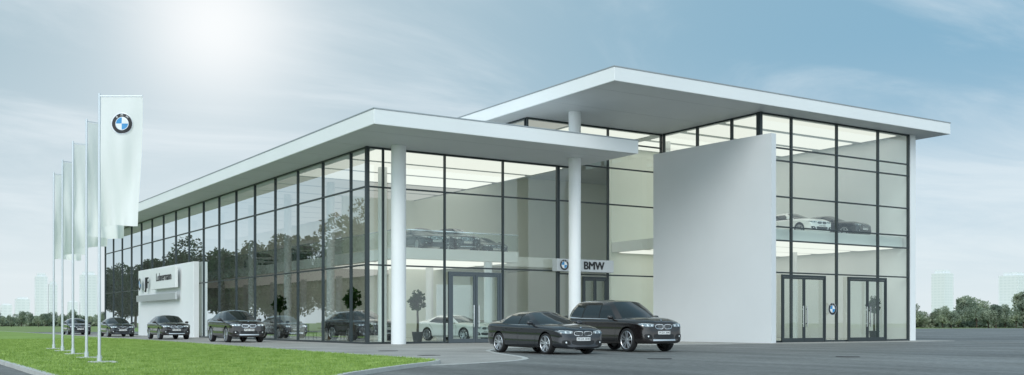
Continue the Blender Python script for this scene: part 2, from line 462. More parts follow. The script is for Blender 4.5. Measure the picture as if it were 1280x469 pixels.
vs = [45.2, 46.95]
while vs[-1] < 102: vs.append(vs[-1]+3.5)
for i in range(len(vs)-1):
    window('y', UL, vs[i], vs[i+1], 0.0, Z1-.006, [3.76, 7.46], last=(i == len(vs)-2))
VEND = vs[-1]
us = [20.98, 21.75, 25.1, 28.5, 31.9]
for i in range(4):
    window('x', VF, us[i], us[i+1], 0.0, Z1-.006, [3.76, 7.46], last=(i == 3))
boxes('corner_post', [(UL-.11, UL+.02, VF-.11, VF+.02, 0, Z1-.008)], M['frame'], B)
window('x', VF, 33.25, 35.3, 0.0, Z2-.006, [3.62, 7.5, 9.5, 10.9])
window('x', VF, 35.3, 39.1, 0.0, Z2-.006, [3.62, 7.5, 9.5, 10.9], last=True)
window('x', VF, 32.0, 33.1, 0.0, Z1-.006, [3.62, 7.5])
window('x', VF, 30.0, 33.1, T1+.06, Z2-.006, [10.9])
for i in range(6):
    window('y', 30.0, 45.25+i*3.4, 45.25+(i+1)*3.4, T1+.06, Z2-.006, [10.9], last=(i == 5))
for i, (a, b_) in enumerate(((37.75, 39.6), (39.6, 42.2), (42.2, 44.95))):
    window('y', UR, a, b_, 9.9, Z2-.006, [], last=(i == 2), mw=.06)
ur = [UR+.05, 41.45, 44.95, 48.35, UE]
for i in range(4):
    window('x', VR, ur[i], ur[i+1], 0.0, Z2-.006, [3.6, 5.25, 5.95, 7.5, 9.35, 10.0], last=(i == 3), mw=.05)
boxes('corner_post', [(UR-.12, UR+.04, VR-.12, VR+.1, 0, Z2-.008)], M['frame'], B)

boxes('wall', [(UR-.05, UR+.15, VR+.12, VF-.1, 0, 9.9)], M['cream'], B)
boxes('wall', [(UE+.07, UE+.55, VR-.1, 64.3, 0, Z2-.006)], M['white'], B)
boxes('wall', [(33.0, UE+.06, 64.0, 64.3, 0, Z2-.006)], M['cream'], B)
boxes('wall', [(30.1, 32.99, 64.0, 64.3, T1+.06, Z2-.006)], M['cream'], B)
boxes('wall', [(32.8, 33.0, 64.31, VEND, .06, Z1-.006)], M['cream'], B)
boxes('wall', [(UL+.1, 32.8, VEND+.06, VEND+.3, 0, Z1-.006)], M['wall'], B)
boxes('interior_wall', [(UR+.2, UE, 50.0, 50.2, .06, Z2-.006)], M['cream'], B)
boxes('interior_wall', [(27.5, 32.7, 63.0, 63.2, 5.1, Z1-.006)], M['cream'], B)
boxes('interior_wall', [(29.2, 38.0, 59.5, 59.7, .06, 4.49)], M['cream'], B)
V = []; F = []; n = 16
for i in range(n+1):
    t = i/n
    x = 38.12+(38.68-38.12)*t - .06*math.sin(math.pi*t); y = 44.6+(36.35-44.6)*t
    nx, ny = .994, .10
    for (d, z) in ((-.0, 0), (-.0, 10.4), (.36, 10.4), (.36, 0)):
        V.append((x+d*nx, y+d*ny, z))
for i in range(n):
    for kx in range(4):
        F.append((4*i+kx, 4*i+(kx+1) % 4, 4*(i+1)+(kx+1) % 4, 4*(i+1)+kx))
F.append((3, 2, 1, 0)); F.append((4*n, 4*n+1, 4*n+2, 4*n+3))
add('curved_wall', V, F, M['wall'], B, smooth=True, sharp=30)

boxes('floor', [(UL+.1, UE, VF+.1, 64.0, .0, .055), (UL+.1, 32.79, 64.001, VEND, .0, .055), (UR+.16, UE, VR+.12, VF+.09, 0, .055)], M['floor'], B)
s1 = boxes('upper_floor', [(25.2, 33.0, 50.5, VEND-.1, 4.5, 5.1), (33.001, UR-.1, 54.0, 63.9, 4.5, 5.1)], M['slab'], B)
s2 = boxes('upper_floor', [(UR+.2, UE-.02, VR+.35, 49.95, 5.3, 5.9)], M['slab'], B)
boxes('railing', [(25.25, 25.27, 50.6, VEND-.2, 5.15, 6.05), (25.3, 33, 50.55, 50.57, 5.15, 6.05)], M['railglass'], s1)
boxes('handrail', [(25.22, 25.30, 50.5, VEND-.2, 6.051, 6.10), (25.31, 33, 50.52, 50.60, 6.051, 6.10)], M['chrome'], s1)
cyl('column', 22.1, 44.15, 0, Z1-.006, .35, M['column'], B, 64)
cyl('column', 31.3, 42.7, 0, Z2-.006, .31, M['column'], B, 64)
for v in np.arange(50.45, 101, 7.0):
    cyl('column', 24.3, v, .05, Z1-.06, .24, M['column'], B, 24)
    cyl('column', 30.9, v, .05, 4.45, .24, M['column'], B, 24)
for u in (42.3, 48.2):
    cyl('column', u, 43.5, .05, 5.25, .2, M['column'], B, 24); cyl('column', u-1.5, 46.5, 5.9, Z2-.06, .2, M['column'], B, 24)
def ceiling(x0, x1, y0, y1, z, step, matf):
    y = y0
    while y < y1-.5:
        e = min(y+step, y1)
        boxes('ceiling_lamp', [(x0, x1, y+.3, e-.3, z-.05, z-.02)], M[matf(y)], B)
        y = e
ceiling(UL+.7, 32.6, 45.3, VEND-.2, Z1, 3.6, lambda y: 'ceil' if y < 56 else 'ceilsoft')
ceiling(25.6, 32.5, 50.7, VEND-.2, 4.5, 3.6, lambda y: 'ceil' if y < 58 else 'ceilsoft')
ceiling(33.4, 38.7, 45.3, 63.8, Z2, 3.1, lambda y: 'ceil')
ceiling(30.4, 33.0, 45.3, 63.8, Z2, 3.1, lambda y: 'ceilsoft')
ceiling(UR+.5, UE-.4, VR+.2, 49.9, Z2, 3.05, lambda y: 'ceil')
ceiling(UR+.5, UE-.4, VR+.4, 49.9, 5.3, 3.0, lambda y: 'ceil')
boxes('display_wall', [(28.6, 31.2, 52.2, 52.35, .055, 3.2)], M['white'], B)
boxes('display_wall', [(31.5, 31.65, 66, 74, 5.1, 7.6)], M['white'], B)
boxes('display_wall', [(31.5, 31.65, 78, 86, 5.1, 7.6)], M['white'], B)

def door(axis_v, u0, u1, zt, nleaf=2, mat='doorframe', fw=.08):
    y = axis_v
    bx = [(u0, u0+fw, y-.07, y+.03, 0, zt), (u1-fw, u1, y-.07, y+.03, 0, zt), (u0+fw+.001, u1-fw-.001, y-.07, y+.03, zt-.12, zt)]
    w = (u1-u0-2*fw)/nleaf
    for i in range(nleaf):
        a = u0+fw+i*w+.01; b_ = a+w-.02
        bx += [(a, a+fw, y-.05, y+.01, .02, zt-.13), (b_-fw, b_, y-.05, y+.01, .02, zt-.13), (a+fw+.001, b_-fw-.001, y-.05, y+.01, .02, .22), (a+fw+.001, b_-fw-.001, y-.05, y+.01, zt-.22, zt-.13)]
    o = boxes('door', bx, M[mat], B)
    for i in range(nleaf):
        a = u0+fw+i*w+.01; b_ = a+w-.02
        add('door_pane', [(a+fw, y-.02, .22), (b_-fw, y-.02, .22), (b_-fw, y-.02, zt-.22), (a+fw, y-.02, zt-.22)], [(0, 1, 2, 3)], M['railglass'], o)
        hx = b_-.13 if i == 0 else a+.13
        boxes('handle', [(hx-.02, hx+.02, y-.14, y-.10, .8, 1.9), (hx-.015, hx+.015, y-.10, y-.05, .95, 1.0), (hx-.015, hx+.015, y-.10, y-.05, 1.7, 1.75)], M['chrome'], o)
    return o
door(VF-.10, 25.25, 28.35, 3.55, fw=.12)
door(VF-.10, 33.5, 35.15, 3.5, mat='frame')
door(VR-.12, 40.6, 43.9, 3.5, mat='frame')
door(VR-.12, 45.7, 48.9, 3.5, mat='frame')
sg = boxes('entrance_sign', [(31.45, 35.2, VF-.65, VF-.2, 3.72, 4.38)], M['signgrey'], B, bevel=.02)
emblem_flat('emblem', .30, 'front', (31.9, VF-.67, 4.05), sg)
text_obj('lettering', 'BMW', .58, frame_mtx('front', (33.85, VF-.665, 4.04)), M['ink'], sg, ext=.005, bold=.02)
emblem_flat('emblem', .33, 'front', (44.4, VR-.2, 1.75), B)

pn = boxes('wall_panel', [(20.45, 20.83, 72.2, 88.0, 0, 5.25)], M['white'], B, bevel=.02)
sb = boxes('wall_sign', [(20.0, 20.2, 75.2, 82.2, 3.55, 5.05)], M['signwhite'], B, bevel=.02)
boxes('sign_bracket', [(20.201, 20.449, 76.5, 76.7, 3.9, 4.1), (20.201, 20.449, 80.5, 80.7, 3.9, 4.1)], M['silver'], sb)
text_obj('lettering', 'Lohnermann', .85, frame_mtx('side', (19.98, 78.3, 4.4)), M['ink'], sb)
sb2 = boxes('wall_sign', [(20.05, 20.2, 75.4, 87.0, 2.7, 3.2)], M['signgrey'], B, bevel=.02)
emblem_flat('emblem', .50, 'side', (20.15, 86.3, 4.1), sb2)
text_obj('lettering', 'JF', 1.25, frame_mtx('side', (20.2, 84.2, 4.1)), M['ink'], sb2, ext=.05)

# ------------------------------------------------------------------ cars
def build_car(kind, paint, rootname='parked_car'):
    R = empty(rootname, (0, 0, 0))
    suvlike = kind != 'sedan'
    if kind == 'sedan':
        st = [(-2.31, .64, .40, .88, .97), (-2.29, .76, .30, .94, 1.04), (-2.2, .84, .24, .98, 1.08), (-1.95, .885, .21, 1.0, 1.105), (-1.35, .91, .20, .985, 1.08), (-.5, .912, .18, .95, 1.0), (.4, .912, .18, .93, .975), (.95, .912, .18, .92, .99), (1.45, .908, .19, .89, .975), (1.85, .90, .19, .845, .935), (2.08, .885, .18, .80, .885), (2.22, .85, .18, .75, .84), (2.30, .78, .19, .71, .80), (2.33, .66, .22, .68, .765)]
        wx = (1.42, -1.39); wr = .338; ty = .80; H = 1.335; crown = .085
        cab = [(1.12, 0, .26, 0, .965), (1.08, .45, .25, .5, .96), (.92, .86, .17, .88, .94), (.72, .955, .01, .985, .91), (-.14, 1, -.18, 1, .92), (-.22, 1, -.24, 1, .92), (-1.34, .985, -.82, .95, .95), (-1.70, .84, -.98, .86, 1.0), (-1.88, .45, -1.04, .5, 1.05), (-1.94, 0, -1.06, 0, 1.06)]
        w0, w1 = .845, .60
        seg = ['front', 'front', 'paint', 'side', 'black', 'side', 'paint', 'rear', 'rear']
        xe = 2.33; zk = .50; lean = .07
    else:
        st = [(-2.40, .68, .50, .97, 1.08), (-2.38, .82, .40, 1.07, 1.17), (-2.28, .91, .33, 1.12, 1.21), (-2.0, .96, .28, 1.14, 1.23), (-1.2, .972, .26, 1.13, 1.20), (-.2, .972, .25, 1.12, 1.165), (.6, .972, .25, 1.11, 1.16), (1.1, .972, .26, 1.10, 1.185), (1.5, .97, .27, 1.08, 1.175), (1.92, .962, .27, 1.05, 1.145), (2.18, .945, .27, 1.01, 1.105), (2.34, .89, .28, .96, 1.06), (2.42, .81, .30, .915, 1.02), (2.45, .69, .34, .88, .98)]
        wx = (1.48, -1.46); wr = .40; ty = .85; w0, w1 = .90, .665; crown = .085
        xe = 2.45; zk = .65; lean = .07
        if kind == 'suv':
            H = 1.715
            cab = [(1.26, 0, .40, 0, 1.15), (1.22, .45, .39, .5, 1.145), (1.06, .86, .30, .88, 1.12), (.86, .955, .14, .985, 1.07), (-.12, 1, -.16, 1, 1.09), (-.20, 1, -.22, 1, 1.09), (-1.16, .99, -1.10, .985, 1.11), (-1.26, .985, -1.17, .98, 1.11), (-2.0, .95, -1.66, .93, 1.16), (-2.22, .84, -1.88, .84, 1.17), (-2.32, .45, -1.96, .5, 1.17), (-2.34, 0, -1.98, 0, 1.17)]
            seg = ['front', 'front', 'paint', 'side', 'black', 'side', 'black', 'side', 'paint', 'rear', 'rear']
        else:
            H = 1.60
            cab = [(1.24, 0, .38, 0, 1.15), (1.20, .45, .37, .5, 1.145), (1.04, .86, .28, .88, 1.12), (.84, .955, .12, .985, 1.07), (-.12, 1, -.16, 1, 1.09), (-.20, 1, -.22, 1, 1.09), (-1.60, .98, -.92, .92, 1.14), (-2.02, .84, -1.12, .82, 1.18), (-2.18, .45, -1.2, .5, 1.20), (-2.24, 0, -1.22, 0, 1.20)]
            seg = ['front', 'front', 'paint', 'side', 'black', 'side', 'paint', 'rear', 'rear']
    V = []; F = []
    for (x, w, zb, zs, zt) in st:
        hh = zs-zb
        hp = [(0, zb), (w*.5, zb), (w*.87, zb+.01), (w*.965, zb+.09), (w*.985, zb+.28*hh), (w*.965, zs-.25*hh-.02), (w*1.0, zs-.16*hh), (w*.992, zs-.08*hh), (w*.955, zs), (w*.82, zs+.55*(zt-zs)), (w*.52, zt+.008), (w*.3, zt-.006), (0, zt+.0)]
        ring = hp + [(-y, z) for y, z in hp[-2:0:-1]]
        nsec = len(ring)
        for (y, z) in ring:
            dx = 0
            if x > 1.8:
                k = min(1, (x-1.8)/(xe-1.8))
                if z > zk: dx -= k*lean*((z-zk)/.3)**1.6
                dx -= k*.06*(abs(y)/w)**2
            if x < -2.0 and z > .7: dx += 0.05*(z-.7)/.3
            V.append((x+dx, y, z))
    ns = len(st)
    for i in range(ns-1):
        for j in range(nsec):
            jj = (j+1) % nsec
            F.append((i*nsec+j, (i+1)*nsec+j, (i+1)*nsec+jj, i*nsec+jj))
    for e, base in ((0, 0), (1, (ns-1)*nsec)):
        c = sum((Vector(V[base+j]) for j in range(nsec)), Vector())/nsec
        inner = []
        for j in range(nsec):
            p = Vector(V[base+j]); q = c+(p-c)*.85; q.x = p.x+(.006 if e else -.006); inner.append(len(V)); V.append(tuple(q))
        for j in range(nsec):
            jj = (j+1) % nsec
            F.append((base+j, base+jj, inner[jj], inner[j]) if e else (base+jj, base+j, inner[j], inner[jj]))
        F.append(tuple(inner))
    tmp = add('tmp', V, F, [paint, M['black']], None, recenter=False)
    bm = bmesh.new(); bm.from_mesh(tmp.data); bmesh.ops.recalc_face_normals(bm, faces=bm.faces); bm.to_mesh(tmp.data); bm.free()
    md = tmp.modifiers.new('s', 'SUBSURF'); md.levels = 2; md.render_levels = 2
    me = eval_mesh(tmp)
    tmp2 = bpy.data.objects.new('tmp2', me); COL.objects.link(tmp2)
    CV = []; CF = []
    n = 48; rc = wr+.045
    for x in wx:
        for sg_ in (1, -1):
            b0 = len(CV)
            for i in range(n):
                a = 2*math.pi*i/n
                CV.append((x+rc*math.cos(a), sg_*.52, wr+.015+rc*math.sin(a))); CV.append((x+rc*math.cos(a), sg_*1.3, wr+.015+rc*math.sin(a)))
            for i in range(n):
                j = (i+1) % n; CF.append((b0+2*i, b0+2*j, b0+2*j+1, b0+2*i+1))
            CF.append([b0+2*i for i in range(n)]); CF.append([b0+2*i+1 for i in range(n)][::-1])
    cut = add('cut', CV, CF, [paint, M['black']], None, recenter=False, fmat=[1]*len(CF))
    bm = bmesh.new(); bm.from_mesh(cut.data); bmesh.ops.recalc_face_normals(bm, faces=bm.faces); bm.to_mesh(cut.data); bm.free()
    bo = tmp2.modifiers.new('b', 'BOOLEAN'); bo.operation = 'DIFFERENCE'; bo.object = cut; bo.solver = 'EXACT'
    me2 = eval_mesh(tmp2)
    for o in (tmp, tmp2, cut): bpy.data.objects.remove(o)
    bvh = BVHTree.FromPolygons([v.co for v in me2.vertices], [tuple(p.vertices) for p in me2.polygons])
    def proj(a, b_, mode, off):
        if mode == 'front': o_ = Vector((5, a, b_)); d = Vector((-1, 0, 0))
        elif mode == 'rear': o_ = Vector((-5, a, b_)); d = Vector((1, 0, 0))
        elif mode == 'right': o_ = Vector((a, -3, b_)); d = Vector((0, 1, 0))
        elif mode == 'left': o_ = Vector((a, 3, b_)); d = Vector((0, -1, 0))
        elif mode == 'top': o_ = Vector((a, b_, 3)); d = Vector((0, 0, -1))
        h_ = bvh.ray_cast(o_, d)
        if h_[0] is None: return None
        nn = h_[1]
        if nn.dot(d) > 0: nn = -nn
        return h_[0]+nn*off
    def patch(outline, mode, off, mat, rounds=2):
        pts = smooth_path(outline, rounds, True) if rounds else outline
        cx = sum(p[0] for p in pts)/len(pts); cy = sum(p[1] for p in pts)/len(pts)
        V = []; F = []; m = len(pts); last = None
        ks = (1, .8, .6, .4, .2)
        for kk in ks:
            for p in pts:
                q = proj(cx+(p[0]-cx)*kk, cy+(p[1]-cy)*kk, mode, off)
                if q is None: q = last or Vector((0, 0, .5))
                last = q; V.append(q)
        V.append(proj(cx, cy, mode, off) or last)
        for r_ in range(len(ks)-1):
            for i in range(m):
                j = (i+1) % m; F.append((r_*m+i, r_*m+j, (r_+1)*m+j, (r_+1)*m+i))
        b0 = (len(ks)-1)*m
        for i in range(m): F.append((b0+i, b0+(i+1) % m, len(V)-1))
        return V, F, mat
    def mk(name, plist, parent=R):
        V = []; F = []; fm = []; mats = []
        for (v, f, mt) in plist:
            n0 = len(V); V += v; F += [tuple(n0+k for k in q) for q in f]
            if mt not in mats: mats.append(mt)
            fm += [mats.index(mt)]*len(f)
        return add(name, V, F, mats, parent, smooth=True, fmat=fm)
    def strip(path, mode, wd, off, mat):
        V = []; F = []; P2 = []
        for i in range(len(path)-1):
            a, b_ = path[i], path[i+1]; L = math.hypot(b_[0]-a[0], b_[1]-a[1]); k_ = max(2, int(L/.05))
            P2 += [(a[0]+(b_[0]-a[0])*s/k_, a[1]+(b_[1]-a[1])*s/k_) for s in range(k_)]
        P2.append(path[-1])
        for i, p in enumerate(P2):
            a = P2[max(0, i-1)]; b_ = P2[min(len(P2)-1, i+1)]
            dx, dy = b_[0]-a[0], b_[1]-a[1]; L = math.hypot(dx, dy) or 1
            nx, ny = -dy/L*wd/2, dx/L*wd/2
            q1 = proj(p[0]+nx, p[1]+ny, mode, off); q2 = proj(p[0]-nx, p[1]-ny, mode, off)
            if q1 is None or q2 is None: continue
            V += [q1, q2]
        for i in range(len(V)//2-1): F.append((2*i, 2*i+1, 2*i+3, 2*i+2))
        return V, F, mat
    V = [v.co.copy() for v in me2.vertices]; F = [tuple(p.vertices) for p in me2.polygons]; fm = [p.material_index for p in me2.polygons]
    mats = [paint, M['black'], M['dark']]
    belt = .91 if kind == 'sedan' else 1.07
    sill = .27 if kind == 'sedan' else .36
    ex = []
    for md_ in ('right', 'left'):
        ex += [strip([(.83, sill+.05), (.88, belt-.14), (.76, belt+.0)], md_, .013, .002, None), strip([(-.18, sill+.0), (-.18, belt+.02)], md_, .013, .002, None),
               strip([(-.96, sill+.33), (-.98, sill+.42), (-1.22, belt+.01)], md_, .013, .002, None), strip([(-.96, sill), (.84, sill)], md_, .013, .002, None)]
    hx0 = 1.16
    for s in (1, -1): ex.append(strip([(hx0, s*.76), (1.7, s*.66), (2.08, s*.5)], 'top', .010, .002, None))
    for v, f, _ in ex:
        n0 = len(V); V += v; F += [tuple(n0+k for k in q) for q in f]; fm += [2]*len(f)
    add('body', V, F, mats, R, smooth=True, fmat=fm, sharp=38)
    if suvlike:
        mk('sill_trim', [strip([(-.98, .33), (1.0, .33)], 'right', .10, .006, M['black'])]); mk('sill_trim', [strip([(-.98, .33), (1.0, .33)], 'left', .10, .006, M['black'])])
        mk('bumper_trim', [strip([(-.5, .40), (.5, .40)], 'front', .05, .008, M['silver'])])
    dz = .045 if kind == 'sedan' else .225
    sy = 1.03 if kind == 'sedan' else 1.08
    kz = 1.05 if kind == 'sedan' else 1.2
    zc = .61+dz
    def Z(z): return zc+(z-.61)*kz
    def dome(cy_, cz_, r_):
        return patch([(cy_+r_*math.cos(t*math.pi/4), cz_+r_*math.sin(t*math.pi/4)) for t in range(8)], 'front', .016, M['lamp'], 1)
    for s in (1, -1):
        g = [(s*.02, Z(.68)), (s*.15, Z(.692)), (s*.31*sy, Z(.685)), (s*.355*sy, Z(.63)), (s*.31*sy, Z(.56)), (s*.14, Z(.55)), (s*.04, Z(.56)), (s*.018, Z(.615))]
        gi = [((p[0]-s*.18*sy)*.87+s*.18*sy, (p[1]-Z(.62))*.80+Z(.62)) for p in g]
        mk('grille', [patch(g, 'front', .016, M['chrome'], 1), patch(gi, 'front', .021, M['black'], 1)] +
           [strip([(s*(.065+.034*i), Z(.575)), (s*(.065+.034*i), Z(.67))], 'front', .006, .024, M['silver']) for i in range(7)])
        hl = [(s*.385*sy, Z(.63)), (s*.52*sy, Z(.612)), (s*.70*sy, Z(.618)), (s*.82*sy, Z(.655)), (s*.87*sy, Z(.71)), (s*.72*sy, Z(.705)), (s*.52*sy, Z(.692)), (s*.385*sy, Z(.682))]
        parts = [patch(hl, 'front', .008, M['lampdark'], 1), dome(s*.48*sy, Z(.652), .030*kz), dome(s*.64*sy, Z(.655), .033*kz)]
        parts.append(strip([(s*.40*sy, Z(.687)), (s*.55*sy, Z(.695)), (s*.80*sy, Z(.705))], 'front', .010, .013, M['lamp']))
        mk('headlight', parts)
        mk('fog_lamp', [patch([(s*.46*sy, Z(.27)), (s*.74*sy, Z(.29)), (s*.78*sy, Z(.41)), (s*.62*sy, Z(.43)), (s*.50*sy, Z(.39))], 'front', .006, M['black'], 1),
                        dome(s*.64*sy, Z(.355), .030)])
        tl = [(s*.46, .79+dz), (s*.80*sy, .82+dz), (s*.83*sy, .90+dz), (s*.5, .93+dz)]
        mk('tail_light', [patch(tl, 'rear', .008, M['redlamp'], 1)])
        bmx = bmesh.new(); bmesh.ops.create_uvsphere(bmx, u_segments=16, v_segments=10, radius=1)
        mz = belt+.10; mxp = .70; MV = []
        for v_ in bmx.verts:
            c = v_.co; c = Vector((math.copysign(abs(c.x)**.75, c.x), math.copysign(abs(c.y)**.7, c.y), math.copysign(abs(c.z)**.7, c.z)))
            MV.append((mxp+c.x*.085*(1 if c.x > 0 else .5), s*(w0+.15)+c.y*.115, mz+c.z*.072))
        MF = [tuple(v_.index for v_ in f_.verts) for f_ in bmx.faces]; bmx.free()
        n0 = len(MV); MV += boxv(mxp-.02, mxp+.03, s*(w0+.02)-.05, s*(w0+.02)+.05, mz-.08, mz-.045); MF2 = [tuple(n0+k for k in q) for q in BF]
        add('mirror', MV, MF+MF2, [paint, M['black']], R, smooth=True, fmat=[0]*len(MF)+[1]*6)
        side = 'left' if s > 0 else 'right'
        for hx in (.0, -.98):
            a = proj(hx, belt-.10, side, 0)
            if a: boxes('door_handle', [(hx-.10, hx+.10, a.y+s*.012-.012, a.y+s*.012+.012, belt-.11, belt-.085)], paint, R, bevel=.006)
    mk('air_intake', [patch([(-.40, Z(.27)), (.40, Z(.27)), (.46, Z(.40)), (.3, Z(.42)), (-.3, Z(.42)), (-.46, Z(.40))], 'front', .006, M['black'], 1)])
    pz = Z(.455)
    px_ = (proj(0, pz, 'front', 0) or Vector((2.3, 0, .44))).x
    pl = boxes('licence_plate', [(px_-.01, px_+.03, -.26, .26, pz-.055, pz+.055)], M['plate'], R)
    text_obj('plate_lettering', 'M DX 3040', .10, frame_mtx('carfront', (px_+.033, 0, pz)), M['ink'], pl, ext=.001)
    px2 = (proj(0, .7+dz, 'rear', 0) or Vector((-2.3, 0, .7))).x
    boxes('licence_plate', [(px2-.022, px2+.01, -.26, .26, .66+dz, .77+dz)], M['plate'], R)
    q = proj(2.14 if kind == 'sedan' else 2.24, 0, 'top', .010)
    emblem('emblem', .042, lambda x, y, h_: Vector((q.x-y*.85, x, q.z+y*.45+.006+h_*.3)), R)
    full = cab+[(a, -b_, c, -d, z) for (a, b_, c, d, z) in cab[-2:0:-1]]
    segf = seg+seg[::-1]
    nP = len(full); ts = [0, .05, .22, .42, .62, .86, 1.0]
    rings = []
    for t in ts:
        rr_ = []
        for (bx_, by, rx, ry, z0) in full:
            bul = math.sin(math.pi*t)
            x = bx_+(rx-bx_)*t+(.045*bul if bx_ > .8 else (-.06*bul if bx_ < -1.0 else 0))*(1 if abs(by) < .9 else .3)
            y = (by*w0)+(ry*w1-by*w0)*t+math.copysign(.045*bul*abs(by), by)
            rr_.append(Vector((x, y, z0+(H-z0)*t-(.03*abs(ry)**3)*t)))
        rings.append(rr_)
    xm = (cab[0][2]+cab[-1][2])/2
    for k_, kx in ((.965, .985), (.9, .93), (.7, .75), (.45, .48), (.2, .22)):
        rings.append([Vector((xm+(p.x-xm)*kx, p.y*k_, p.z+crown*(1-k_**3.0)+.03*abs(full[i][3])**3*(1-k_))) for i, p in enumerate(rings[len(ts)-1])])
    groups = {'windscreen': ([], M['carglass']), 'rear_window': ([], M['carglass']), 'roof': ([], paint)}
    sidesL = {}; pill = {}
    for r_ in range(len(rings)-1):
        for i in range(nP):
            j = (i+1) % nP; kd = segf[i]
            quad = [rings[r_][i], rings[r_][j], rings[r_+1][j], rings[r_+1][i]]
            top = r_ >= len(ts)-2
            if r_ >= len(ts)-1: g = 'roof'
            elif kd == 'front': g = 'windscreen'
            elif kd == 'rear': g = 'rear_window'
            elif kd == 'paint' or top: g = 'roof'
            elif kd == 'black': g = 'pillar'
            else: g = 'side_window'
            if g == 'side_window': sidesL.setdefault(i, []).append(quad)
            elif g == 'pillar': pill.setdefault(i, []).append(quad)
            else: groups[g][0].append(quad)
    def quads(name, ql, mat, extra=None):
        V = []; F = []; idx = {}
        for q_ in ql:
            f = []
            for v_ in q_:
                key = (round(v_.x, 4), round(v_.y, 4), round(v_.z, 4))
                if key not in idx: idx[key] = len(V); V.append(v_)
                f.append(idx[key])
            if len(set(f)) > 2: F.append(tuple(dict.fromkeys(f)))
        if extra:
            n0 = len(V); V += rings[-1]; F.append(tuple(n0+i for i in range(nP)))
        return add(name, V, F, mat, R, smooth=True, sharp=50)
    for g, (ql, mt) in groups.items(): quads(g, ql, mt, g == 'roof')
    for i, ql in sidesL.items(): quads('side_window', ql, M['carglass'])
    for i, ql in pill.items(): quads('pillar', ql, M['black'])
    for s in (1, -1):
        V = []; F = []
        idxs = [i for i in range(nP) if (full[i][1] > .9 if s > 0 else full[i][1] < -.9)]
        for i in idxs:
            a = rings[1][i]; b_ = rings[0][i]
            V += [a+Vector((0, s*.012, .012)), b_+Vector((0, s*.012, .0))]
        for q_ in range(len(idxs)-1): F.append((2*q_, 2*q_+1, 2*q_+3, 2*q_+2))
        add('window_trim', V, F, M['chrome'], R)
    def lathe(prof, x, s, n=40):
        V = []; F = []
        for (r_, y) in prof:
            for i in range(n):
                a = 2*math.pi*i/n; V.append((x+r_*math.cos(a), s*y, wr+r_*math.sin(a)))
        for p in range(len(prof)-1):
            for i in range(n):
                j = (i+1) % n; F.append((p*n+i, p*n+j, (p+1)*n+j, (p+1)*n+i))
        return V, F
    yo = ty+.095
    for x in wx:
        for s in (1, -1):
            W = empty('wheel', (x, s*ty, 0), R)
            ri = wr*.77
            V, F = lathe([(ri, yo-.01), (ri+.02, yo+.0), (wr-.035, yo+.005), (wr-.008, yo-.02), (wr, yo-.05), (wr, yo-.2), (wr-.03, yo-.235), (ri, yo-.23)], x, s)
            add('tyre', V, F, M['rubber'], W, smooth=True)
            V, F = lathe([(ri+.004, yo-.01), (ri-.010, yo+.002), (ri-.022, yo-.01), (ri-.03, yo-.16)], x, s)
            fm = [0]*len(F)
            v2, f2 = lathe([(ri-.03, yo-.15), (.01, yo-.15)], x, s); n0 = len(V); V += v2; F += [tuple(n0+k for k in q_) for q_ in f2]; fm += [1]*len(f2)
            v2, f2 = lathe([(.07, yo-.06), (.06, yo-.02), (.005, yo-.018)], x, s); n0 = len(V); V += v2; F += [tuple(n0+k for k in q_) for q_ in f2]; fm += [0]*len(f2)
            for kk in range(5):
                for dd in (-.15, .15):
                    a = 2*math.pi*kk/5+.3
                    a1 = a+dd*1.35; a0 = a+dd*2.2
                    p0 = (math.cos(a0)*.06, math.sin(a0)*.06); p1 = (math.cos(a1)*(ri-.012), math.sin(a1)*(ri-.012))
                    tx, tz = -math.sin(a), math.cos(a); hw = .024
                    n0 = len(V)
                    for (pp, yy) in ((p0, yo-.03), (p1, yo-.008)):
                        V += [(x+pp[0]+tx*hw, s*yy, wr+pp[1]+tz*hw), (x+pp[0]-tx*hw, s*yy, wr+pp[1]-tz*hw), (x+pp[0]-tx*hw, s*(yy-.05), wr+pp[1]-tz*hw), (x+pp[0]+tx*hw, s*(yy-.05), wr+pp[1]+tz*hw)]
                    for q_ in range(4): F.append((n0+q_, n0+(q_+1) % 4, n0+4+(q_+1) % 4, n0+4+q_)); fm.append(0)
            add('rim', V, F, [M['silver'], M['black']], W, smooth=True, fmat=fm, sharp=35)
    return R

def copy_thing(src, loc, rotz):
    def rec(o, par):
        c = o.copy(); COL.objects.link(c)
        if par is not None: c.parent = par; c.matrix_parent_inverse = o.matrix_parent_inverse.copy()
        for ch in list(o.children): rec(ch, c)
        return c
    c = rec(src, None); c.location = loc; c.rotation_euler = (0, 0, rotz); c.scale = (1, 1, 1); return c
def place(o, loc, deg): o.location = loc; o.rotation_euler = (0, 0, math.radians(deg)); return o

sed = place(build_car('sedan', M['paintdark']), (19.85, 28.9, 0), -90)
tag(sed, 'dark graphite sedan parked on the asphalt forecourt', 'car')
suv = place(build_car('suv', M['paintbrown']), (23.9, 29.75, 0), -90); suv.scale = (.98, 1.0, 1.03)
tag(suv, 'dark tall sport utility vehicle parked beside the sedan', 'car')
cro = place(build_car('crossover', M['paintbrown']), (17.6, 54.3, .006), -92)
G = 'cars parked along the long glass facade'
tag(cro, 'dark coupe-shaped crossover parked along the glass facade', 'car', G)
c2 = copy_thing(cro, (17.2, 66.3, .006), math.radians(-92)); c2.scale = (.95, .93, .89)
tag(c2, 'dark fastback hatch car parked along the glass facade', 'car', G)
c3 = copy_thing(sed, (17.1, 80.3, .006), math.radians(-91)); tag(c3, 'dark sedan parked in front of the white wall panel', 'car', G)
c4 = copy_thing(sed, (17.1, 96.0, .006), math.radians(-91)); tag(c4, 'small-looking dark sedan at the far end of the row', 'car', G)
wsed = place(build_car('sedan', M['paintwhite'], 'display_car'), (28.0, 49.0, .056), -75)
GI = 'cars displayed in the showroom'
tag(wsed, 'white sedan displayed on the showroom ground floor', 'car', GI)
